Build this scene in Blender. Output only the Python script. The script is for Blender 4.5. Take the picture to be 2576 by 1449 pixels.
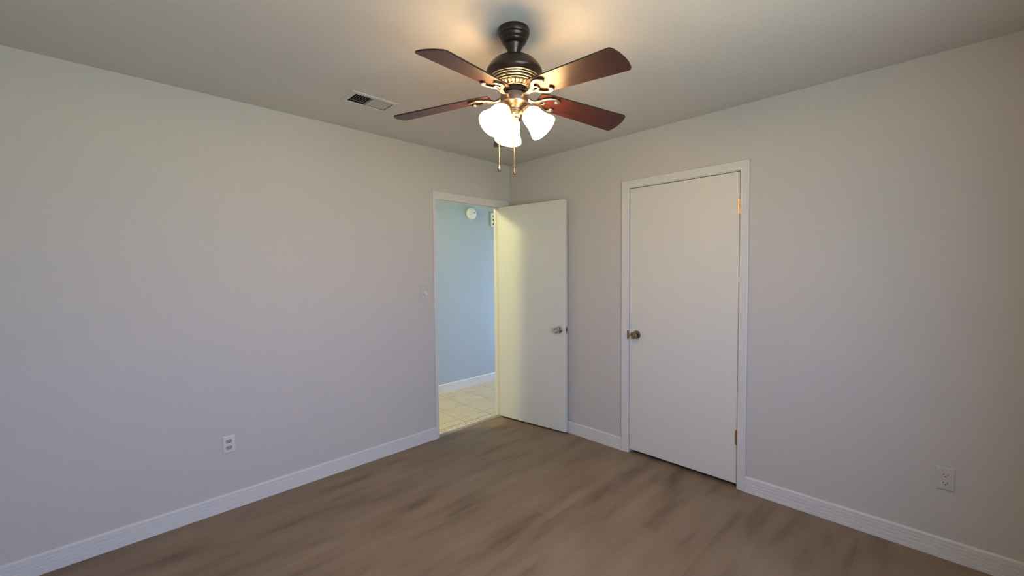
import bpy, bmesh, math, random
from mathutils import Vector, Matrix
random.seed(7)
for o in list(bpy.data.objects): bpy.data.objects.remove(o)
S = bpy.context.scene
COL = S.collection
R = math.radians

# ---------------------------------------------------------------- camera
YAW, PITCH, ROLL, F_PX = 44.626, -2.290, -0.462, 1051.1
CAM = Vector((-2.8888, -2.9499, 1.4137))
yw, pt, rl = R(YAW), R(PITCH), R(ROLL)
fw = Vector((math.sin(yw)*math.cos(pt), math.cos(yw)*math.cos(pt), math.sin(pt)))
rt = Vector((math.cos(yw), -math.sin(yw), 0)); up = rt.cross(fw)
rt2 = rt*math.cos(rl)+up*math.sin(rl); up2 = up*math.cos(rl)-rt*math.sin(rl)
cd = bpy.data.cameras.new('camera'); cam = bpy.data.objects.new('camera', cd); COL.objects.link(cam)
cd.sensor_width = 36.0; cd.lens = 36.0*F_PX/2576.0; cd.clip_start = 0.02
M = Matrix.Identity(4)
for i in range(3):
    M[i][0], M[i][1], M[i][2], M[i][3] = rt2[i], up2[i], -fw[i], CAM[i]
cam.matrix_world = M
S.camera = cam

# ---------------------------------------------------------------- world, daylight, exposure
S.view_settings.view_transform = 'Standard'
S.view_settings.look = 'None'
S.view_settings.gamma = 1.0
S.view_settings.use_curve_mapping = False
S.view_settings.exposure = 0.10
SKY_STRENGTH = 9.6
SHADE_EMISSION = 37.5
HALL_LAMP_W = 90.0
w = bpy.data.worlds.new('sky'); S.world = w; w.use_nodes = True
wn, wl = w.node_tree.nodes, w.node_tree.links
wn.clear()
wo = wn.new('ShaderNodeOutputWorld'); wb = wn.new('ShaderNodeBackground')
tc = wn.new('ShaderNodeTexCoord'); sx = wn.new('ShaderNodeSeparateXYZ'); rp = wn.new('ShaderNodeValToRGB')
mr = wn.new('ShaderNodeMapRange'); mr.inputs['From Min'].default_value = -1; mr.inputs['From Max'].default_value = 1
rp.color_ramp.elements[0].position = 0.485; rp.color_ramp.elements[0].color = (0.76, 0.90, 0.95, 1)
rp.color_ramp.elements[1].position = 0.515; rp.color_ramp.elements[1].color = (0.62, 0.81, 1.46, 1)
wl.new(tc.outputs['Generated'], sx.inputs[0]); wl.new(sx.outputs['Z'], mr.inputs['Value'])
wl.new(mr.outputs['Result'], rp.inputs['Fac']); wl.new(rp.outputs['Color'], wb.inputs['Color'])
wb.inputs['Strength'].default_value = SKY_STRENGTH
wl.new(wb.outputs[0], wo.inputs[0])

# room: corner of the two seen walls at the origin, room at x<0, y<0
H = 2.44
X0, Y0 = -3.34, -3.42           # the two walls behind the camera
HALL_Y0, HALL_Y1, HALL_X0, HALL_X1 = 0.088, 1.07, -3.0, 1.75
WIN = (-2.90, -1.40, 0.80, 2.12)      # bedroom window: x0, x1, z0, z1 in the wall behind the camera
HWIN = (0.14, 0.78, 0.15, 2.10)       # hall end glazing: y0, y1, z0, z1

def light(name, kind, loc, rot=(0, 0, 0), **kw):
    d = bpy.data.lights.new(name, kind)
    for k, v in kw.items(): setattr(d, k, v)
    o = bpy.data.objects.new(name, d); o.location = loc; o.rotation_euler = rot
    COL.objects.link(o); return o
po = light('window_portal', 'AREA', ((WIN[0]+WIN[1])/2, Y0-0.06, (WIN[2]+WIN[3])/2), (R(90), 0, 0),
           shape='RECTANGLE', size=WIN[1]-WIN[0], size_y=WIN[3]-WIN[2])
po.data.cycles.is_portal = True
po = light('hall_window_portal', 'AREA', (HALL_X1+0.05, (HWIN[0]+HWIN[1])/2, (HWIN[2]+HWIN[3])/2), (R(90), 0, R(90)),
           shape='RECTANGLE', size=HWIN[1]-HWIN[0], size_y=HWIN[3]-HWIN[2])
po.data.cycles.is_portal = True
light('hall_ceiling_light', 'POINT', (-1.95, 0.60, 2.39), energy=HALL_LAMP_W, color=(1.0, 0.92, 0.43), shadow_soft_size=0.10)

# ---------------------------------------------------------------- materials
def new_mat(name):
    m = bpy.data.materials.new(name); m.use_nodes = True
    n, l = m.node_tree.nodes, m.node_tree.links
    return m, n, l, n['Principled BSDF']
def plain(name, col, rough=0.5, metal=0.0, bump=None, spec=None, var=None):
    m, n, l, b = new_mat(name)
    b.inputs['Base Color'].default_value = (*col, 1)
    b.inputs['Roughness'].default_value = rough; b.inputs['Metallic'].default_value = metal
    if spec is not None: b.inputs['Specular IOR Level'].default_value = spec
    t = n.new('ShaderNodeTexCoord')
    if var:
        no = n.new('ShaderNodeTexNoise'); no.inputs['Scale'].default_value = var[0]; no.inputs['Detail'].default_value = 4
        l.new(t.outputs['Object'], no.inputs['Vector'])
        mx = n.new('ShaderNodeMix'); mx.data_type = 'RGBA'
        mx.inputs['A'].default_value = (*[c*(1-var[1]) for c in col], 1)
        mx.inputs['B'].default_value = (*[min(1, c*(1+var[1])) for c in col], 1)
        l.new(no.outputs['Fac'], mx.inputs['Factor']); l.new(mx.outputs['Result'], b.inputs['Base Color'])
    if bump:
        no = n.new('ShaderNodeTexNoise'); no.inputs['Scale'].default_value = bump[0]; no.inputs['Detail'].default_value = 3
        l.new(t.outputs['Object'], no.inputs['Vector'])
        bp = n.new('ShaderNodeBump'); bp.inputs['Strength'].default_value = bump[1]; bp.inputs['Distance'].default_value = bump[2]
        l.new(no.outputs['Fac'], bp.inputs['Height']); l.new(bp.outputs['Normal'], b.inputs['Normal'])
    return m
WALL = plain('wall_paint', (0.580, 0.545, 0.495), 0.75, bump=(110, 0.35, 0.003), spec=0.3)
CEIL = plain('ceiling_paint', (0.645, 0.61, 0.56), 0.85, bump=(85, 0.35, 0.004), spec=0.2)
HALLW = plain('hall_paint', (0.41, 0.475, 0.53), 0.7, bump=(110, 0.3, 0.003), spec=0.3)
TRIM = plain('trim_paint', (0.70, 0.67, 0.63), 0.42)
DOOR = plain('door_paint', (0.71, 0.685, 0.61), 0.45, bump=(40, 0.06, 0.001))
DOOR_B = plain('open_door_paint', (0.70, 0.69, 0.62), 0.42, bump=(40, 0.06, 0.001))
BRONZE = plain('oil_rubbed_bronze', (0.062, 0.044, 0.037), 0.28, 0.75, var=(14, 0.35))
BRASS = plain('antique_brass', (0.50, 0.44, 0.33), 0.34, 1.0, var=(30, 0.25))
BRASS_D = plain('dull_antique_brass', (0.30, 0.24, 0.20), 0.34, 1.0, var=(22, 0.2))
GOLD = plain('hinge_brass', (0.56, 0.33, 0.14), 0.36, 1.0, var=(40, 0.3))
KNOB_D = plain('aged_brass_knob', (0.36, 0.28, 0.15), 0.16, 1.0)
CHROME = plain('satin_nickel', (0.62, 0.60, 0.57), 0.2, 1.0)
BLACK = plain('dark_gap', (0.012, 0.010, 0.009), 0.8)
PLASTIC = plain('white_plastic', (0.80, 0.80, 0.78), 0.35)
PLATE_P = plain('painted_plate', (0.570, 0.535, 0.486), 0.75, spec=0.3)
KNOBW = plain('off_white_knob', (0.70, 0.66, 0.60), 0.4)
STRIKE = plain('dark_bronze_strike', (0.05, 0.034, 0.024), 0.4, 0.6)
PLATE_W = plain('white_plate', (0.68, 0.665, 0.65), 0.45)
RECEPT = plain('pinkish_receptacle', (0.45, 0.35, 0.30), 0.4)
VENTM = plain('vent_enamel', (0.60, 0.58, 0.545), 0.45)
DUCT = plain('duct_interior', (0.02, 0.018, 0.016), 0.7)
STRIP = plain('threshold_vinyl', (0.29, 0.265, 0.225), 0.45, var=(30, 0.2))
BEADS = plain('brass_chain', (0.55, 0.45, 0.27), 0.28, 1.0)

def mathn(n, l, op, a, b=None):
    x = n.new('ShaderNodeMath'); x.operation = op
    for i, v in enumerate((a, b)):
        if v is None: continue
        if isinstance(v, (int, float)): x.inputs[i].default_value = v
        else: l.new(v, x.inputs[i])
    return x.outputs[0]
def ramp(n, l, fac, stops):
    r = n.new('ShaderNodeValToRGB'); e = r.color_ramp.elements
    while len(e) < len(stops): e.new(0.5)
    for i, (p, c) in enumerate(stops): e[i].position = p; e[i].color = (*c, 1)
    l.new(fac, r.inputs['Fac']); return r.outputs['Color']
def mixc(n, l, fac, a, b, mode='MIX'):
    m = n.new('ShaderNodeMix'); m.data_type = 'RGBA'; m.blend_type = mode
    for k, v in (('Factor', fac), ('A', a), ('B', b)):
        if isinstance(v, (int, float)): m.inputs[k].default_value = v
        elif isinstance(v, tuple): m.inputs[k].default_value = (*v, 1)
        else: l.new(v, m.inputs[k])
    return m.outputs['Result']
def floor_mat():
    m, n, l, b = new_mat('grey_brown_vinyl_plank')
    t = n.new('ShaderNodeTexCoord'); s = n.new('ShaderNodeSeparateXYZ'); l.new(t.outputs['Object'], s.inputs[0])
    x, y = s.outputs['X'], s.outputs['Y']
    yr = mathn(n, l, 'DIVIDE', y, 0.18); row = mathn(n, l, 'FLOOR', yr)
    wn1 = n.new('ShaderNodeTexWhiteNoise'); wn1.noise_dimensions = '1D'; l.new(row, wn1.inputs['W'])
    xo = mathn(n, l, 'ADD', mathn(n, l, 'DIVIDE', x, 1.22), wn1.outputs['Value'])
    ci = mathn(n, l, 'FLOOR', xo)
    cb = n.new('ShaderNodeCombineXYZ'); l.new(ci, cb.inputs[0]); l.new(row, cb.inputs[1])
    wn2 = n.new('ShaderNodeTexWhiteNoise'); wn2.noise_dimensions = '2D'; l.new(cb.outputs[0], wn2.inputs['Vector'])
    def noise(sx_, sy_, sc, det, off=None):
        c = n.new('ShaderNodeCombineXYZ')
        l.new(mathn(n, l, 'MULTIPLY', x, sx_), c.inputs[0])
        yy = mathn(n, l, 'MULTIPLY', y, sy_)
        l.new(yy, c.inputs[1])
        if off is not None: l.new(mathn(n, l, 'MULTIPLY', off, 40.0), c.inputs[2])
        q = n.new('ShaderNodeTexNoise'); q.inputs['Scale'].default_value = sc; q.inputs['Detail'].default_value = det
        l.new(c.outputs[0], q.inputs['Vector']); return q.outputs['Fac']
    big = noise(0.9, 4.2, 2.0, 2.5)
    bigp = noise(0.9, 4.2, 2.0, 2.5, wn2.outputs['Value'])
    grain = noise(1.2, 26.0, 4.5, 5, wn2.outputs['Value'])
    tone = mathn(n, l, 'ADD', mathn(n, l, 'ADD', mathn(n, l, 'MULTIPLY', big, 0.62), mathn(n, l, 'MULTIPLY', bigp, 0.28)), mathn(n, l, 'MULTIPLY', grain, 0.10))
    tone = mathn(n, l, 'ADD', tone, mathn(n, l, 'MULTIPLY', mathn(n, l, 'SUBTRACT', wn2.outputs['Value'], 0.5), 0.05))
    c = ramp(n, l, tone, [(0.28, (0.115, 0.073, 0.041)), (0.46, (0.225, 0.157, 0.094)), (0.66, (0.280, 0.206, 0.131))])
    fy = mathn(n, l, 'FRACT', yr); fx = mathn(n, l, 'FRACT', xo)
    sy = mathn(n, l, 'LESS_THAN', fy, 0.010); sx_ = mathn(n, l, 'LESS_THAN', fx, 0.0016)
    seam = mathn(n, l, 'MULTIPLY', mathn(n, l, 'MAXIMUM', sy, sx_), 0.30)
    c = mixc(n, l, seam, c, (0.07, 0.05, 0.035))
    l.new(c, b.inputs['Base Color'])
    b.inputs['Roughness'].default_value = 0.50; b.inputs['Specular IOR Level'].default_value = 0.4
    bp = n.new('ShaderNodeBump'); bp.inputs['Strength'].default_value = 0.12; bp.inputs['Distance'].default_value = 0.002
    l.new(grain, bp.inputs['Height']); l.new(bp.outputs['Normal'], b.inputs['Normal'])
    return m
FLOOR = floor_mat()
def tile_mat():
    m, n, l, b = new_mat('beige_ceramic_tile')
    t = n.new('ShaderNodeTexCoord'); s = n.new('ShaderNodeSeparateXYZ'); l.new(t.outputs['Object'], s.inputs[0])
    x, y = s.outputs['X'], s.outputs['Y']
    def line(v, o, p):
        f = mathn(n, l, 'FRACT', mathn(n, l, 'ADD', mathn(n, l, 'DIVIDE', mathn(n, l, 'SUBTRACT', v, o), p), 100.5))
        return mathn(n, l, 'LESS_THAN', mathn(n, l, 'ABSOLUTE', mathn(n, l, 'SUBTRACT', f, 0.5)), 0.0075)
    g = mathn(n, l, 'MAXIMUM', line(x, -0.168, 0.31), line(y, 0.235, 0.31))
    cut = mathn(n, l, 'LESS_THAN', mathn(n, l, 'ABSOLUTE', mathn(n, l, 'SUBTRACT', y, 0.128)), 0.0035)
    g = mathn(n, l, 'MAXIMUM', g, cut)
    no = n.new('ShaderNodeTexNoise'); no.inputs['Scale'].default_value = 9; no.inputs['Detail'].default_value = 4
    l.new(t.outputs['Object'], no.inputs['Vector'])
    c = ramp(n, l, no.outputs['Fac'], [(0.3, (0.52, 0.43, 0.27)), (0.7, (0.60, 0.51, 0.34))])
    c = mixc(n, l, g, c, (0.17, 0.135, 0.075))
    # strip of broken tile pieces in grout beside the threshold
    vo = n.new('ShaderNodeTexVoronoi'); vo.feature = 'DISTANCE_TO_EDGE'; vo.inputs['Scale'].default_value = 21
    l.new(t.outputs['Object'], vo.inputs['Vector'])
    vc = n.new('ShaderNodeTexVoronoi'); vc.inputs['Scale'].default_value = 21; l.new(t.outputs['Object'], vc.inputs['Vector'])
    hs = n.new('ShaderNodeSeparateColor'); l.new(vc.outputs['Color'], hs.inputs[0])
    pc = ramp(n, l, hs.outputs[0], [(0.2, (0.66, 0.58, 0.42)), (0.85, (0.62, 0.47, 0.32)), (1.0, (0.72, 0.66, 0.54))])
    pe = mathn(n, l, 'LESS_THAN', vo.outputs['Distance'], 0.10)
    pc = mixc(n, l, pe, pc, (0.47, 0.37, 0.21))
    c = mixc(n, l, mathn(n, l, 'LESS_THAN', y, 0.1245), c, pc)
    l.new(c, b.inputs['Base Color']); b.inputs['Roughness'].default_value = 0.35
    return m
TILE = tile_mat()
def blade_mat():
    m, n, l, b = new_mat('mahogany_blade')
    t = n.new('ShaderNodeTexCoord'); mp = n.new('ShaderNodeMapping'); mp.inputs['Scale'].default_value = (3, 45, 8)
    l.new(t.outputs['Object'], mp.inputs['Vector'])
    no = n.new('ShaderNodeTexNoise'); no.inputs['Scale'].default_value = 3; no.inputs['Detail'].default_value = 6
    l.new(mp.outputs[0], no.inputs['Vector'])
    c = ramp(n, l, no.outputs['Fac'], [(0.3, (0.022, 0.005, 0.004)), (0.52, (0.050, 0.010, 0.007)), (0.75, (0.088, 0.020, 0.012))])
    l.new(c, b.inputs['Base Color']); b.inputs['Roughness'].default_value = 0.42
    b.inputs['Specular IOR Level'].default_value = 0.6
    return m
BLADE = blade_mat()
BLADE_E = plain('blade_edge', (0.020, 0.008, 0.006), 0.45)
def emit(name, col, strength, base=(0.9, 0.87, 0.8)):
    m, n, l, b = new_mat(name)
    b.inputs['Base Color'].default_value = (*base, 1); b.inputs['Roughness'].default_value = 0.4
    b.inputs['Emission Color'].default_value = (*col, 1); b.inputs['Emission Strength'].default_value = strength
    return m
GLASS_L = emit('lit_frosted_glass', (1.0, 0.62, 0.27), SHADE_EMISSION)
BULB = emit('lit_bulb', (1.0, 0.64, 0.28), SHADE_EMISSION*2)
def pane_mat():
    m, n, l, b = new_mat('clear_window_glass'); n.remove(b)
    o = n['Material Output']; tr = n.new('ShaderNodeBsdfTransparent'); gl = n.new('ShaderNodeBsdfGlossy'); mx = n.new('ShaderNodeMixShader')
    gl.inputs['Roughness'].default_value = 0.02; mx.inputs[0].default_value = 0.06
    tr.inputs['Color'].default_value = (0.95, 0.98, 0.97, 1)
    l.new(tr.outputs[0], mx.inputs[1]); l.new(gl.outputs[0], mx.inputs[2]); l.new(mx.outputs[0], o.inputs['Surface'])
    return m
PANE = pane_mat()

# ---------------------------------------------------------------- mesh helpers
def box(bm, lo, hi, mi=0):
    v = [bm.verts.new((x, y, z)) for x in (lo[0], hi[0]) for y in (lo[1], hi[1]) for z in (lo[2], hi[2])]
    for f in ((0, 1, 3, 2), (4, 6, 7, 5), (0, 4, 5, 1), (2, 3, 7, 6), (0, 2, 6, 4), (1, 5, 7, 3)):
        bm.faces.new([v[i] for i in f]).material_index = mi
    return v
def boxes(*bs):
    bm = bmesh.new()
    for lo, hi in bs: box(bm, lo, hi)
    return bm
def lathe(bm, prof, seg=48, mat=None, mi=0):
    mat = mat or Matrix.Identity(4)
    rings = []
    for r, z in prof:
        if r < 1e-6: rings.append([bm.verts.new(mat @ Vector((0, 0, z)))])
        else: rings.append([bm.verts.new(mat @ Vector((r*math.cos(2*math.pi*i/seg), r*math.sin(2*math.pi*i/seg), z))) for i in range(seg)])
    for a, b in zip(rings, rings[1:]):
        for i in range(seg):
            j = (i+1) % seg
            if len(a) == 1 and len(b) == 1: continue
            if len(a) == 1: f = [a[0], b[j], b[i]]
            elif len(b) == 1: f = [a[i], a[j], b[0]]
            else: f = [a[i], a[j], b[j], b[i]]
            bm.faces.new(f).material_index = mi
def sweep(bm, pts, prof, scales=None, upv=Vector((0, 0, 1)), cap=True, mi=0, mis=None):
    # prof: list of (side, up) offsets, closed
    pts = [Vector(p) for p in pts]; n = len(pts); rings = []
    for i, p in enumerate(pts):
        t = (pts[min(i+1, n-1)]-pts[max(i-1, 0)]).normalized()
        s = t.cross(upv)
        if s.length < 1e-4: s = Vector((1, 0, 0))
        s.normalize(); u = s.cross(t)
        k = scales[i] if scales else 1.0
        rings.append([bm.verts.new(p+s*a*k+u*b*k) for a, b in prof])
    m = len(prof)
    for a, b in zip(rings, rings[1:]):
        for i in range(m):
            bm.faces.new([a[i], a[(i+1) % m], b[(i+1) % m], b[i]]).material_index = mis[i] if mis else mi
    if cap:
        bm.faces.new(rings[0][::-1]).material_index = mi; bm.faces.new(rings[-1]).material_index = mi
def circ(r, n=10): return [(r*math.cos(2*math.pi*i/n), r*math.sin(2*math.pi*i/n)) for i in range(n)]
def sphere(bm, c, r, sub=2, sc=(1, 1, 1), mi=0):
    g = bmesh.ops.create_icosphere(bm, subdivisions=sub, radius=r, matrix=Matrix.Translation(c) @ Matrix.Diagonal((*sc, 1)))
    for v in g['verts']:
        for f in v.link_faces: f.material_index = mi
def catmull(pts, n=8):
    P = [Vector(p) for p in pts]; P = [P[0]*2-P[1]]+P+[P[-1]*2-P[-2]]; out = []
    for i in range(1, len(P)-2):
        for k in range(n):
            t = k/n; a, b, c, d = P[i-1:i+3]
            out.append(0.5*((2*b)+(c-a)*t+(2*a-5*b+4*c-d)*t*t+(3*b-a-3*c+d)*t**3))
    out.append(P[-2]); return out
def obj(name, bm, mats, parent=None, smooth=False, bevel=0, matrix=None, angle=35):
    me = bpy.data.meshes.new(name)
    bmesh.ops.recalc_face_normals(bm, faces=bm.faces); 
    if smooth:
        for f in bm.faces: f.smooth = True
    bm.to_mesh(me); bm.free()
    for m in (mats if isinstance(mats, (list, tuple)) else [mats]): me.materials.append(m)
    if smooth: me.set_sharp_from_angle(angle=R(angle))
    o = bpy.data.objects.new(name, me); COL.objects.link(o)
    if parent: o.parent = parent
    if matrix is not None: o.matrix_local = matrix
    if bevel:
        b = o.modifiers.new('bevel', 'BEVEL'); b.width = bevel; b.segments = 2; b.limit_method = 'ANGLE'
    return o
def struct(o): o['kind'] = 'structure'; return o
def tag(o, label, cat, group=None):
    o['label'] = label; o['category'] = cat
    if group: o['group'] = group
    return o
def empty(name, loc, rz=0):
    o = bpy.data.objects.new(name, None); COL.objects.link(o); o.location = loc; o.rotation_euler = (0, 0, rz)
    o.empty_display_size = 0.05; return o

# ---------------------------------------------------------------- room shell
WT = 0.088                                     # wall thickness
JL, JR, JT = -0.870, -0.135, 2.030             # clear opening of the hall doorway
CA, CB, CT = -2.077, -1.303, 2.034             # closet doorway (y from CA to CB)
HL = 0.012                                     # jamb thickness
def wall_y(name, y0, y1, x0, x1, holes, mat, z1=H):
    bm = bmesh.new(); x = x0
    for a, b, lo, hi in sorted(holes):
        if a > x: box(bm, (x, y0, 0), (a, y1, z1))
        if lo > 0: box(bm, (a, y0, 0), (b, y1, lo))
        if hi < z1: box(bm, (a, y0, hi), (b, y1, z1))
        x = b
    box(bm, (x, y0, 0), (x1, y1, z1))
    return struct(obj(name, bm, mat))
def wall_x(name, x0, x1, y0, y1, holes, mat, z1=H):
    bm = bmesh.new(); y = y0
    for a, b, lo, hi in sorted(holes):
        if a > y: box(bm, (x0, y, 0), (x1, a, z1))
        if lo > 0: box(bm, (x0, a, 0), (x1, b, lo))
        if hi < z1: box(bm, (x0, a, hi), (x1, b, z1))
        y = b
    box(bm, (x0, y, 0), (x1, y1, z1))
    return struct(obj(name, bm, mat))
wall_y('wall_left', 0, WT, HALL_X0-0.4, HALL_X1, [(JL-HL, JR+HL, 0, JT+HL)], WALL)
wall_x('wall_right', 0, WT, Y0, 0, [(CA-HL, CB+HL, 0, CT+HL)], WALL)
wall_y('wall_back', Y0-0.12, Y0, X0-0.12, 0.80, [WIN], WALL)
wall_x('wall_front', X0-0.12, X0, Y0, 0, [], WALL)
wall_y('wall_hall_far', HALL_Y1, HALL_Y1+0.1, HALL_X0-0.1, HALL_X1+0.1, [], HALLW)
wall_x('wall_hall_end', HALL_X1, HALL_X1+0.1, WT, HALL_Y1, [HWIN], HALLW)
wall_x('wall_hall_start', HALL_X0-0.1, HALL_X0, WT, HALL_Y1, [], HALLW)
wall_x('wall_closet', 0.70, 0.80, Y0, 0, [], WALL)
VX0, VX1, VY0, VY1 = -1.808, -1.572, -0.594, -0.466      # duct hole for the ceiling register
bm = boxes(((X0-0.12, Y0-0.12, H), (VX0, HALL_Y1+0.1, H+0.1)), ((VX1, Y0-0.12, H), (HALL_X1+0.1, HALL_Y1+0.1, H+0.1)),
           ((VX0, Y0-0.12, H), (VX1, VY0, H+0.1)), ((VX0, VY1, H), (VX1, HALL_Y1+0.1, H+0.1)))
struct(obj('ceiling', bm, CEIL))
struct(obj('floor', boxes(((X0-0.12, Y0-0.12, -0.05), (0.80, 0.012, 0.0))), FLOOR))
struct(obj('floor_hall', boxes(((HALL_X0-0.1, 0.012, -0.05), (HALL_X1+0.1, HALL_Y1+0.1, 0.0))), TILE))

# baseboards: fluted profile (height, thickness)
BB = [(0, 0), (0, .0165), (.015, .0165), (.0165, .0125), (.0195, .0140), (.037, .0140), (.039, .0105), (.042, .0125), (.057, .0125),
      (.059, .0090), (.062, .0115), (.075, .0115), (.077, .0080), (.080, .0105), (.091, .0100), (.096, .0065), (.098, 0)]
def base(name, a, b, nrm):
    a, b, nrm = Vector((*a, 0)), Vector((*b, 0)), Vector((*nrm, 0))
    bm = bmesh.new()
    r0 = [bm.verts.new(a+nrm*t+Vector((0, 0, z))) for z, t in BB]; r1 = [bm.verts.new(b+nrm*t+Vector((0, 0, z))) for z, t in BB]
    n = len(BB)
    for i in range(n): bm.faces.new([r0[i], r0[(i+1) % n], r1[(i+1) % n], r1[i]])
    bm.faces.new(r0); bm.faces.new(r1[::-1])
    return struct(obj(name, bm, TRIM))
base('baseboard_left', (X0, 0), (-0.9025, 0), (0, -1))
base('baseboard_right_near', (0, Y0), (0, -2.130), (-1, 0))
base('baseboard_right_far', (0, -1.241), (0, -0.0), (-1, 0))
base('baseboard_front', (X0, Y0), (X0, 0), (1, 0))
base('baseboard_back', (X0, Y0), (0, Y0), (0, 1))
base('baseboard_hall', (HALL_X0, HALL_Y1), (HALL_X1, HALL_Y1), (0, -1))

# fluted casings: (distance from opening edge 0..1, protrusion)
CP = [(0, 0), (0, .0085), (.05, .0115), (.13, .0125), (.30, .0130), (.33, .0121), (.37, .0132), (.50, .0135), (.53, .0126), (.57, .0138),
      (.70, .0142), (.73, .0133), (.77, .0148), (.90, .0155), (.97, .0140), (1, .010), (1, 0)]
def casing(bm, place, a, b, top, wl, wt, wr):
    cols = []
    for d, h in CP:
        cols.append([bm.verts.new(place(u, z, h)) for u, z in ((a-d*wl, 0), (a-d*wl, top+d*wt), (b+d*wr, top+d*wt), (b+d*wr, 0))])
    n = len(cols)
    for i in range(n):
        p, q = cols[i], cols[(i+1) % n]
        for k in range(3): bm.faces.new([p[k], p[k+1], q[k+1], q[k]])
    bm.faces.new([c[0] for c in cols]); bm.faces.new([c[3] for c in cols][::-1])
# hall doorway trim: casing + jamb + stop
bm = bmesh.new()
casing(bm, lambda u, z, h: Vector((u, -h, z)), JL-0.002, JR+0.020, JT-0.006, 0.031, 0.064, 0.086)
t1 = struct(obj('trim_1', bm, TRIM))
bm = boxes(((JL-HL, 0, 0), (JL, WT, JT)), ((JR, 0, 0), (JR+HL, WT, JT)), ((JL-HL, 0, JT), (JR+HL, WT, JT+HL)))
obj('jamb', bm, TRIM, t1)
bm = boxes(((JL, 0.045, 0), (JL+0.010, 0.075, JT)), ((JR-0.003, 0.045, 0), (JR, 0.083, JT)), ((JL, 0.045, JT-0.010), (JR, 0.075, JT)))
obj('door_stop', bm, TRIM, t1)
bm = boxes(((JL-0.0005, 0.004, 0.885), (JL+0.0015, 0.030, 0.945)),)
obj('strike_plate', bm, CHROME, t1)
# closet doorway trim
bm = bmesh.new()
casing(bm, lambda u, z, h: Vector((-h, u, z)), CA-0.001, CB+0.001, CT+0.004, 0.052, 0.056, 0.061)
t2 = struct(obj('trim_2', bm, TRIM))
bm = boxes(((0, CA-HL, 0), (WT, CA, CT)), ((0, CB, 0), (WT, CB+HL, CT)), ((0, CA-HL, CT), (WT, CB+HL, CT+HL)))
obj('jamb', bm, TRIM, t2)
bm = boxes(((0.040, CA, 0), (0.070, CA+0.010, CT)), ((0.040, CB-0.010, 0), (0.070, CB, CT)), ((0.040, CA, CT-0.010), (0.070, CB, CT)))
obj('door_stop', bm, TRIM, t2)
bm = boxes(((-0.0145, CB+0.001, 0.885), (-0.0075, CB+0.0075, 0.955)),)
obj('strike_plate', bm, STRIKE, t2)

def knob_bm(dirv, pos, scale=1.0):
    d = Vector(dirv).normalized(); q = d.to_track_quat('Z', 'Y').to_matrix().to_4x4()
    m = Matrix.Translation(pos) @ q @ Matrix.Scale(scale, 4)
    bm = bmesh.new()
    lathe(bm, [(0, 0), (.032, 0), (.0325, .004), (.029, .009), (.020, .011), (.0125, .013), (.0115, .024), (.014, .030), (.022, .035),
               (.0265, .043), (.0268, .052), (.0235, .060), (.016, .0625), (.013, .0605), (.006, .0605), (.005, .063), (0, .063)], 32, m)
    return bm
# closet door
d2 = struct(obj('door_2', boxes(((0.001, CA+0.003, 0.027), (0.036, CB-0.003, CT-0.004))), DOOR, bevel=0.0015))
obj('door_knob', knob_bm((-1, 0, 0), (0.001, -1.366, 0.925)), KNOB_D, d2, True)
for z in (1.812, 0.332):
    bm = bmesh.new()
    box(bm, (-0.0010, CA+0.004, z-0.045), (0.0015, CA+0.013, z+0.045))
    for k in range(5):
        lathe(bm, [(0, -.0085), (.0062, -.0085), (.0062, .0085), (0, .0085)], 14, Matrix.Translation((-0.0055, CA+0.0015, z-0.036+0.018*k)))
    sphere(bm, (-0.0055, CA+0.0015, z+0.047), 0.005, 1); sphere(bm, (-0.0055, CA+0.0015, z-0.047), 0.005, 1)
    obj('hinge', bm, GOLD, d2, True)
# open hall door, folded back near the right wall
hx, hy = JR-0.026, -0.009
dv = Vector((-0.060-hx, -0.735-hy, 0)); DW = 0.730; dv.normalize(); dn = Vector((-dv.y, dv.x, 0))
if dn.x < 0: dn = -dn
Md = Matrix.Identity(4)
for i in range(3): Md[i][0], Md[i][1], Md[i][2] = dv[i], dn[i], (0, 0, 1)[i]
Md.translation = (hx, hy, 0)
bm = boxes(((0, 0, 0.014), (DW, 0.035, 2.022)))
d1 = obj('door_1', bm, DOOR_B, bevel=0.003); d1.matrix_world = Md; struct(d1)
obj('door_knob', knob_bm((0, -1, 0), (DW-0.062, 0, 0.905)), CHROME, d1, True)
bm = boxes(((DW-0.0005, 0.005, 0.875), (DW+0.0012, 0.031, 0.935)))
lp = obj('latch_plate', bm, CHROME, d1)
bm = boxes(((DW-0.001, 0.011, 0.895), (DW+0.008, 0.025, 0.915)))
obj('latch_bolt', bm, KNOB_D, lp)
for z in (1.80, 1.05, 0.28):
    bm = bmesh.new()
    lathe(bm, [(0, -.045), (.0055, -.045), (.0055, .045), (0, .045)], 14, Matrix.Translation((-0.003, 0.042, z)))
    box(bm, (-0.0015, 0.006, z-0.044), (0.0005, 0.040, z+0.044))
    obj('hinge', bm, GOLD, d1, True)

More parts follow.
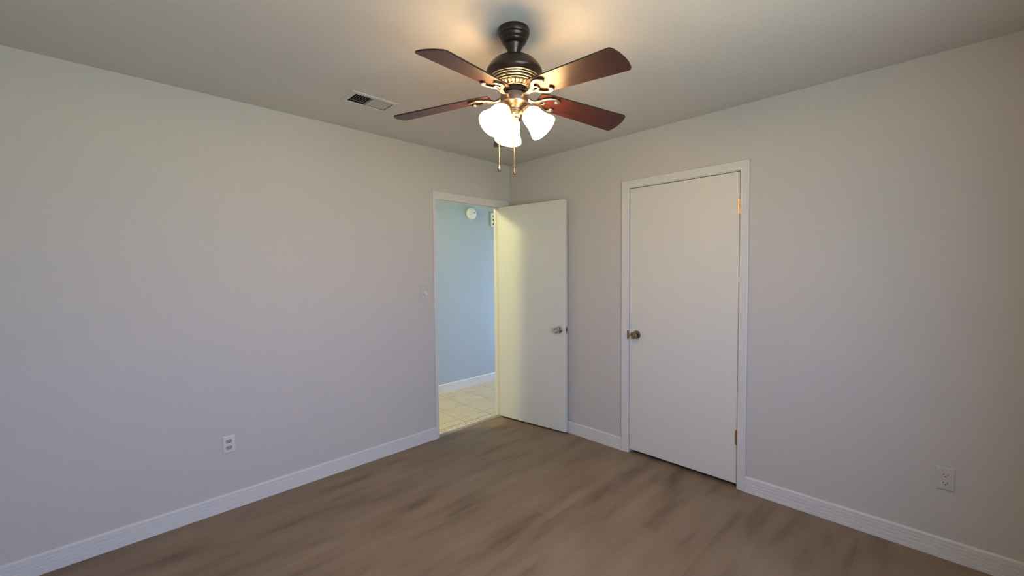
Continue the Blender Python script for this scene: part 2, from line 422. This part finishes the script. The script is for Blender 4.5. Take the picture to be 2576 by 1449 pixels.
# windows behind the camera and at the hall end
def window(name, axis, a, b, z0, z1, p0, p1, rows=2, cols=2):
    def B(bm, u0, u1, v0, v1, d0, d1):
        if axis == 'y': box(bm, (u0, d0, v0), (u1, d1, v1))
        else: box(bm, (d0, u0, v0), (d1, u1, v1))
    bm = bmesh.new(); f = 0.045
    B(bm, a, b, z0, z0+f, p0, p1); B(bm, a, b, z1-f, z1, p0, p1); B(bm, a, a+f, z0+f, z1-f, p0, p1); B(bm, b-f, b, z0+f, z1-f, p0, p1)
    win = struct(obj(name, bm, TRIM))
    bm = bmesh.new(); c = (p0+p1)/2
    zm = (z0+z1)/2; B(bm, a+f, b-f, zm-0.02, zm+0.02, c-0.015, c+0.015)
    for k in range(1, cols):
        u = a+(b-a)*k/cols
        B(bm, u-0.011, u+0.011, z0+f, zm-0.02, c-0.010, c+0.010); B(bm, u-0.011, u+0.011, zm+0.02, z1-f, c-0.010, c+0.010)
    obj('sash', bm, TRIM, win)
    bm = bmesh.new(); B(bm, a+f, b-f, z0+f, z1-f, c-0.002, c+0.002)
    obj('pane', bm, PANE, win)
window('window_1', 'y', *WIN, Y0-0.10, Y0-0.03)
window('window_2', 'x', *HWIN, HALL_X1+0.02, HALL_X1+0.08)

# threshold strip between plank floor and hall tile
bm = bmesh.new()
pr = [(-0.004, 0), (-0.004, .0030), (0.000, .0050), (0.006, .0062), (0.016, .0065), (0.038, .0055), (0.046, .0015), (0.046, 0)]
r0 = [bm.verts.new((JL, y, z)) for y, z in pr]; r1 = [bm.verts.new((JR, y, z)) for y, z in pr]
for i in range(len(pr)): bm.faces.new([r0[i], r0[(i+1) % len(pr)], r1[(i+1) % len(pr)], r1[i]])
bm.faces.new(r0); bm.faces.new(r1[::-1])
tag(obj('threshold_strip', bm, STRIP), 'low grey floor strip across the open doorway where plank meets tile', 'threshold')

# ---------------------------------------------------------------- small wall and ceiling fittings
def plate(bm, w_, h_, t_, e=0.005):
    # bevelled plate in local xz plane, front towards -y
    a = [(-w_/2, 0, -h_/2), (w_/2, 0, -h_/2), (w_/2, 0, h_/2), (-w_/2, 0, h_/2)]
    s = lambda k, y: [bm.verts.new((x-math.copysign(k, x), y, z-math.copysign(k, z))) for x, _, z in a]
    L = [s(0, 0), s(0, -t_*0.45), s(e, -t_)]
    for p, q in zip(L, L[1:]):
        for i in range(4): bm.faces.new([p[i], p[(i+1) % 4], q[(i+1) % 4], q[i]])
    bm.faces.new(L[-1]); bm.faces.new(L[0][::-1])
def outlet(loc, rz, label, mp, mr_, pw=0.066, ph=0.112):
    o = empty('electrical_outlet', loc, rz)
    bm = bmesh.new(); plate(bm, pw, ph, 0.006); obj('cover_plate', bm, mp, o)
    for s in (1, -1):
        zc = 0.0195*s
        bm = bmesh.new(); pts = []
        for i in range(28):
            t = 2*math.pi*i/28; pts.append((0.0170*math.cos(t), max(-0.0115, min(0.0115, 0.0170*math.sin(t)))))
        f0 = [bm.verts.new((x, -0.0055, zc+z)) for x, z in pts]; f1 = [bm.verts.new((x*0.96, -0.0080, zc+z*0.96)) for x, z in pts]
        for i in range(28): bm.faces.new([f0[i], f0[(i+1) % 28], f1[(i+1) % 28], f1[i]])
        bm.faces.new(f1)
        rc = obj('receptacle', bm, mr_, o)
        bm = bmesh.new()
        box(bm, (-0.0078, -0.0084, zc-0.003), (-0.0058, -0.0078, zc+0.006)); box(bm, (0.0058, -0.0084, zc-0.002), (0.0078, -0.0078, zc+0.005))
        lathe(bm, [(0, 0), (.0024, 0), (.0024, .0006), (0, .0006)], 10, Matrix.Translation((0, -0.0078, zc-0.0075)) @ Matrix.Rotation(R(90), 4, 'X'))
        obj('slots', bm, BLACK, rc)
    bm = bmesh.new(); lathe(bm, [(0, 0), (.003, 0), (.0022, .0012), (0, .0014)], 12, Matrix.Translation((0, -0.006, 0)) @ Matrix.Rotation(R(90), 4, 'X'))
    obj('screw', bm, mp, o)
    return tag(o, label, 'outlet', 'wall power outlets')
outlet((-2.370, 0, 0.393), 0, 'white duplex outlet with brownish sockets low on the left wall', PLATE_W, RECEPT, 0.064, 0.103)
outlet((0, -3.007, 0.391), R(-90), 'duplex outlet painted over in wall colour, low on the wall right of the closet', PLATE_P, PLATE_P)

sw = empty('dimmer_switch', (-0.990, 0, 1.246))
bm = bmesh.new(); plate(bm, 0.070, 0.114, 0.006); obj('cover_plate', bm, PLATE_P, sw)
bm = bmesh.new()
lathe(bm, [(0, 0), (.0195, 0), (.0195, .004), (.0165, .007), (.0150, .020), (.0135, .0225), (0, .0228)], 28, Matrix.Translation((0, -0.006, -0.006)) @ Matrix.Rotation(R(90), 4, 'X'))
obj('rotary_knob', bm, KNOBW, sw, True)['label'] = 'white round dimmer knob'
tag(sw, 'rotary dimmer switch with white knob on the wall left of the open doorway', 'light switch')

# ceiling register
vt = empty('ceiling_vent', ((VX0+VX1)/2, (VY0+VY1)/2, H))
cx, cy = vt.location.x, vt.location.y
bm = bmesh.new()
ox0, ox1, oy0, oy1 = -1.838-cx, -1.545-cx, -0.624-cy, -0.438-cy
ix0, ix1, iy0, iy1 = VX0-cx, VX1-cx, VY0-cy, VY1-cy
def ring(k, z): return [bm.verts.new(p) for p in ((ox0+k, oy0+k, z), (ox1-k, oy0+k, z), (ox1-k, oy1-k, z), (ox0+k, oy1-k, z))]
L = [ring(0, 0), ring(0.001, -0.0025), ring(0.008, -0.0050),
     [bm.verts.new(p) for p in ((ix0-0.003, iy0-0.003, -0.0050), (ix1+0.003, iy0-0.003, -0.0050), (ix1+0.003, iy1+0.003, -0.0050), (ix0-0.003, iy1+0.003, -0.0050))],
     [bm.verts.new(p) for p in ((ix0, iy0, -0.003), (ix1, iy0, -0.003), (ix1, iy1, -0.003), (ix0, iy1, -0.003))],
     [bm.verts.new(p) for p in ((ix0, iy0, 0.012), (ix1, iy0, 0.012), (ix1, iy1, 0.012), (ix0, iy1, 0.012))]]
for p, q in zip(L, L[1:]):
    for i in range(4): bm.faces.new([p[i], p[(i+1) % 4], q[(i+1) % 4], q[i]])
obj('frame', bm, VENTM, vt)
obj('divider', boxes(((-0.0055, iy0, -0.0040), (0.0055, iy1, 0.010))), VENTM, vt)
for s in (-1, 1):
    n_sl = 8 if s < 0 else 11
    for i in range(n_sl):
        a, b = (ix0+0.004, -0.009) if s < 0 else (0.009, ix1-0.004)
        xc = a+(b-a)*(i+0.5)/n_sl
        bm = bmesh.new()
        th, ln = (0.0005, 0.0065) if s < 0 else (0.0007, 0.0075)
        ang = R(48)*(-s) 
        m = Matrix.Translation((xc, 0, 0.0055)) @ Matrix.Rotation(ang, 4, 'Y')
        v = box(bm, (-th, iy0, -ln), (th, iy1, ln))
        for q in v: q.co = m @ q.co
        obj('louver', bm, VENTM, vt)
bm = bmesh.new()
e = 0.0015
box(bm, (ix0+e, iy0+e, 0.013), (ix1-e, iy1-e, 0.30))
for f in list(bm.faces):
    if f.calc_center_median().z < 0.02: bm.faces.remove(f)
obj('duct', bm, DUCT, vt)
for sx_ in (ox0+0.014, ox1-0.014):
    bm = bmesh.new(); lathe(bm, [(0, -.0068), (.003, -.0064), (.0042, -.0048)], 12, Matrix.Translation((sx_, 0, 0)))
    obj('screw', bm, VENTM, vt)
tag(vt, 'rectangular two-bank ceiling air vent, one bank dark, left of the fan', 'vent')

# hall fittings on the far hall wall
sm = empty('smoke_detector', (0.381, HALL_Y1, 2.122))
mrot = Matrix.Rotation(R(90), 4, 'X')
bm = bmesh.new(); lathe(bm, [(0, 0), (.070, 0), (.070, .008), (.066, .010)], 40, mrot); obj('mounting_base', bm, PLASTIC, sm, True)
bm = bmesh.new(); lathe(bm, [(.066, .008), (.068, .012), (.067, .024), (.060, .034), (.045, .038), (.0, .039)], 40, mrot); obj('body', bm, PLASTIC, sm, True)
bm = bmesh.new(); lathe(bm, [(0, .003), (.007, .003), (.007, 0)], 16, Matrix.Translation((0.028, -0.0375, 0.012)) @ mrot); obj('test_button', bm, DUCT, sm)
tag(sm, 'round white smoke detector on the hall wall seen through the doorway', 'smoke detector')
ch = empty('door_chime', (0.786, HALL_Y1, 2.075))
bm = bmesh.new(); box(bm, (-0.082, -0.024, -0.088), (0.082, 0, 0.088)); obj('housing', bm, PLASTIC, ch, bevel=0.006)
for k in range(3):
    bm = bmesh.new(); box(bm, (-0.066, -0.0252, 0.034-0.049*k), (0.066, -0.0235, 0.056-0.049*k)); obj('grille_slot', bm, DUCT, ch)
tag(ch, 'white wall box with dark slots on the hall wall, half hidden by the door jamb', 'door chime')

# ---------------------------------------------------------------- ceiling fan
FAN = Vector((-1.598, -1.666, H))
rd = Vector((math.cos(yw), -math.sin(yw), 0)); fd = Vector((math.sin(yw), math.cos(yw), 0))
fan = empty('ceiling_fan', FAN)
tag(fan, 'bronze five-blade ceiling fan with mahogany blades and three lit glass shades', 'ceiling fan')
Z = lambda z: z-H
bm = bmesh.new()
lathe(bm, [(0, 0), (.0645, 0), (.0670, -.004), (.0675, -.012), (.0665, -.020), (.0635, -.027), (.0605, -.029), (.0610, -.034), (.0575, -.042), (.0530, -.046),
           (.0535, -.050), (.0500, -.056), (.0460, -.060), (.0420, -.063), (.0385, -.064)], 56)
obj('canopy', bm, BRONZE, fan, True, angle=25)
bm = bmesh.new()
lathe(bm, [(.0385, -.062), (.0395, -.068), (.0375, -.073), (.0345, -.078), (.0285, -.090), (.0235, -.101), (.0205, -.110), (.0195, -.1145), (.0215, -.118), (.0240, -.122)], 48)
obj('downrod_cover', bm, BRONZE, fan, True, angle=25)
bm = bmesh.new()
lathe(bm, [(.0240, -.1195), (.050, -.121), (.056, -.1235), (.075, -.129), (.090, -.137), (.104, -.150), (.114, -.165), (.1188, -.176), (.1200, -.184), (.1180, -.191),
           (.1125, -.197), (.1060, -.2045), (.1000, -.2115), (.0900, -.228), (.0850, -.234), (.0700, -.245), (.0600, -.249), (.0480, -.250), (.0470, -.256), (.0560, -.258),
           (.0560, -.270), (.0480, -.273), (.040, -.274), (.036, -.2765), (0, -.277)], 64)
obj('motor_housing', bm, BRONZE, fan, True, angle=30)
bm = bmesh.new()
def torus(r, z, a, b):
    lathe(bm, [(r+a*math.cos(t), z+b*math.sin(t)) for t in [2*math.pi*i/10 for i in range(11)]], 72)
torus(.1040, -.2062, .0035, .0032); torus(.0985, -.2135, .0032, .0030); torus(.0925, -.2225, .0036, .0038)
torus(.0860, -.2310, .0050, .0030); torus(.0600, -.2485, .0060, .0028)
NF = 30
for i in range(NF):
    a = 2*math.pi*(i+0.5)/NF
    u = Vector((math.cos(a), math.sin(a), 0)); t = Vector((-math.sin(a), math.cos(a), 0))
    p0, p1 = u*.0835+Vector((0, 0, -.2345)), u*.0660+Vector((0, 0, -.2470))
    pts = [p0.lerp(p1, k/6) for k in range(7)]
    sc = [.75, 1, 1, .95, .85, .75, .5]
    sweep(bm, pts, [(.0068*math.cos(q), .0052*math.sin(q)) for q in [2*math.pi*j/8 for j in range(8)]], sc)
obj('vented_band', bm, BRASS, fan, True, angle=40)['label'] = 'ribbed antique brass band under the motor'
# switch housing, bowl and light fitter
bm = bmesh.new()
lathe(bm, [(0, Z(2.1655)), (.054, Z(2.1655)), (.0600, Z(2.164)), (.0612, Z(2.160)), (.0605, Z(2.142)), (.0600, Z(2.134)), (.0615, Z(2.131)), (.0600, Z(2.127)), (.052, Z(2.121)),
           (.042, Z(2.116)), (.034, Z(2.112)), (.0300, Z(2.108)), (.0290, Z(2.100)), (.0240, Z(2.098)), (0, Z(2.098))], 56)
obj('switch_housing', bm, BRASS_D, fan, True, angle=30)
bm = bmesh.new()
lathe(bm, [(0, Z(2.099)), (.0225, Z(2.099)), (.0250, Z(2.096)), (.0250, Z(2.078)), (.0215, Z(2.072)), (.012, Z(2.068)), (.0095, Z(2.062)), (.0055, Z(2.058)), (0, Z(2.057))], 40)
fit = obj('light_fitter', bm, BRASS, fan, True, angle=30)
TILT = R(42)
def shade_axis(az):
    out = Vector((math.cos(az), math.sin(az), 0))
    ax = out*math.sin(TILT)+Vector((0, 0, -math.cos(TILT)))
    m = ax.to_track_quat('Z', 'Y').to_matrix().to_4x4()
    m.translation = out*.056+Vector((0, 0, Z(2.093)))
    return out, m
outer = [(.0265, .000), (.0300, .004), (.0385, .013), (.0440, .024), (.0468, .036), (.0482, .050), (.0500, .064), (.0535, .078), (.0590, .092), (.0640, .103), (.0662, .110), (.0660, .114)]
outer = [(r*.935, q*.945) for r, q in outer]
inner = [(r-.003, s) for r, s in outer[::-1]]
inner[0] = (.0600, .1082)
shade_prof = outer+inner
for k, al in enumerate((-16.5, 103.5, 223.5)):
    az = R(al-YAW)
    out, m = shade_axis(az)
    bm = bmesh.new()
    pts = catmull([out*.018+Vector((0, 0, Z(2.088))), out*.032+Vector((0, 0, Z(2.094))), out*.044+Vector((0, 0, Z(2.1005))), m @ Vector((0, 0, -.020)), m @ Vector((0, 0, -.010))], 5)
    sweep(bm, pts, circ(.0085, 12))
    arm = obj('lamp_arm', bm, BRASS, fan, True)
    bm = bmesh.new()
    lathe(bm, [(0, -.017), (.012, -.017), (.019, -.013), (.0245, -.006), (.0275, .000), (.0285, .007), (.0270, .010), (0, .010)], 36, m)
    obj('socket_cup', bm, BRASS, arm, True)
    bm = bmesh.new(); lathe(bm, shade_prof, 48, m)
    sh = obj('lamp_shade', bm, GLASS_L, fan, True, angle=60)
    sh['label'] = 'lit white frosted glass bell shade'
    bm = bmesh.new()
    lathe(bm, [(.0, .012), (.011, .013), (.012, .024), (.0135, .036), (.0205, .055), (.0235, .070), (.0205, .084), (.012, .093), (0, .096)], 20, m)
    obj('bulb', bm, BULB, sh, True)
# blades with scroll irons
bm = bmesh.new()
def rounded(corners, n=7):
    # closed outline with each corner (u, v, radius) rounded off
    out = []; m = len(corners)
    for i in range(m):
        p = Vector(corners[i][:2]); a = Vector(corners[i-1][:2]); b = Vector(corners[(i+1) % m][:2]); r = corners[i][2]
        if r <= 0: out.append(tuple(p)); continue
        d1, d2 = (a-p).normalized(), (b-p).normalized(); h = d1.angle(d2)/2
        t = r/math.tan(h); p1, p2 = p+d1*t, p+d2*t
        for k in range(n):
            q = k/(n-1); out.append(tuple((1-q)**2*p1+2*q*(1-q)*p+q*q*p2))
    return out
pl = rounded([(.112, -.044, .010), (.110, 0, 0), (.112, .044, .010), (.140, .0525, .03), (.538, .0665, .016), (.5495, .030, .05), (.5515, 0, 0), (.5495, -.030, .05), (.538, -.0665, .016), (.140, -.0525, .03)])
T0, T1 = .0000, .0055
lo = [bm.verts.new((u, v, T0)) for u, v in pl]; hi = [bm.verts.new((u, v, T1)) for u, v in pl]
bm.faces.new(lo); bm.faces.new(hi[::-1])
for i in range(len(pl)):
    bm.faces.new([lo[i], lo[(i+1) % len(pl)], hi[(i+1) % len(pl)], hi[i]]).material_index = 1
me_tmp = obj('blade', bm, [BLADE, BLADE_E], fan)
bl0 = me_tmp
def iron_bm():
    bm = bmesh.new()
    def ribbed(w_, h_):
        # raised rounded face with two dark grooves, straight dark flanks
        pts, mi_ = [(w_*.80, h_*.55), (w_*1.0, h_*.10)], [1, 1]
        xs = [1.0, .88, .70, .48, .42, .34, .28, .12, -.12, -.28, -.34, -.42, -.48, -.70, -.88, -1.0]
        for k, q in enumerate(xs):
            d = h_*math.sqrt(max(0, 1-0.8*q*q))*0.95
            if abs(abs(q)-.38) < .05: d -= h_*.22
            pts.append((w_*q, -d)); mi_.append(1 if .30 < abs(q) < .45 and abs(xs[min(k+1, 15)]) > .30 else 0)
        mi_[-1] = 1
        pts.append((-w_, h_*.10)); mi_.append(1); pts.append((-w_*.80, h_*.55)); mi_.append(1)
        return pts, mi_
    pf, pm = ribbed(.0088, .0072)
    stem = catmull([(.046, 0, -.001), (.062, 0, -.009), (.082, 0, -.0145), (.100, 0, -.0125), (.118, 0, -.0080)], 6)
    sweep(bm, stem, pf, [1.2-0.22*math.sin(math.pi*i/(len(stem)-1)) for i in range(len(stem))], mis=pm)
    for s in (1, -1):
        br = catmull([(.096, .001*s, -.0130), (.110, .004*s, -.0085), (.124, .013*s, -.0060), (.136, .0255*s, -.0055), (.150, .0360*s, -.0055), (.168, .0420*s, -.0055), (.185, .0415*s, -.0055),
                      (.1965, .0355*s, -.0055), (.1980, .0275*s, -.0055), (.1920, .0235*s, -.0055), (.1865, .0268*s, -.006), (.1892, .0312*s, -.0065)], 6)
        n = len(br); sweep(bm, br, pf, [1.05-0.45*(i/(n-1)) for i in range(n)], mis=pm)
        sphere(bm, (.1900, .0300*s, -.0075), .0052, 2)
        p2, m2 = ribbed(.0055, .0055)
        c2 = catmull([(.118, .007*s, -.006), (.132, .0100*s, -.0055), (.142, .0085*s, -.005), (.146, .0040*s, -.005), (.142, .001*s, -.005)], 6)
        sweep(bm, c2, p2, [1.0-0.4*(i/(len(c2)-1)) for i in range(len(c2))], mis=m2)
    return bm
ir0 = obj('blade_iron', iron_bm(), [BRASS, BRONZE], bl0, True, angle=50)
ir0['label'] = 'antique brass double-scroll bracket'
def blade_matrix(az):
    u = Vector((math.cos(az), math.sin(az), 0)); t = Vector((-math.sin(az), math.cos(az), 0)); z = Vector((0, 0, 1))
    dr, pi_ = R(6.3), R(12.3)
    U = u*math.cos(dr)-z*math.sin(dr); Wn = u*math.sin(dr)+z*math.cos(dr)
    V = t*math.cos(pi_)-Wn*math.sin(pi_); W2 = Wn*math.cos(pi_)+t*math.sin(pi_)
    m = Matrix.Identity(4)
    for i in range(3): m[i][0], m[i][1], m[i][2] = U[i], V[i], W2[i]
    m.translation = (0, 0, Z(2.1735)); return m
for k in range(5):
    if k == 0: b_ = bl0
    else:
        b_ = bl0.copy(); COL.objects.link(b_); b_.parent = fan
        for c0 in (ir0,):
            c = c0.copy(); COL.objects.link(c); c.parent = b_
    b_.matrix_local = blade_matrix(R(266.48+72*k))
# pull chains
def chain(px, py, ztop, zend, hx0):
    bm = bmesh.new()
    n = int((ztop-zend-0.026)/0.0047)
    for i in range(n): sphere(bm, (px, py, Z(ztop-i*0.0047)), 0.0031, 1)
    sweep(bm, [(px, py, Z(ztop)), (px, py, Z(zend+0.02))], circ(.0009, 6), upv=Vector((1, 0, 0)))
    c = obj('pull_chain', bm, BEADS, fan, True)
    bm = bmesh.new()
    zf = Z(zend)
    lathe(bm, [(0, zf), (.0045, zf+.0008), (.0072, zf+.004), (.0078, zf+.008), (.0062, zf+.014), (.0042, zf+.020), (.0030, zf+.026), (.0022, zf+.028), (0, zf+.0285)], 20, Matrix.Translation((px, py, 0)))
    f_ = obj('chain_fob', bm, BRASS_D, c, True)
    bm = bmesh.new()
    lathe(bm, [(0, Z(ztop)+.012), (.003, Z(ztop)+.011), (.0055, Z(ztop)+.003), (.0045, Z(ztop)), (.0062, Z(ztop)-.003), (.0045, Z(ztop)-.007), (0, Z(ztop)-.008)], 16, Matrix.Translation((px, py, 0)))
    obj('chain_nipple', bm, BRASS, c, True)
p = -fd*.030-rd*.002; chain(p.x, p.y, 2.080, 1.822, 0)
p = -rd*.0680+fd*.008; chain(p.x, p.y, 2.128, 1.845, 0)
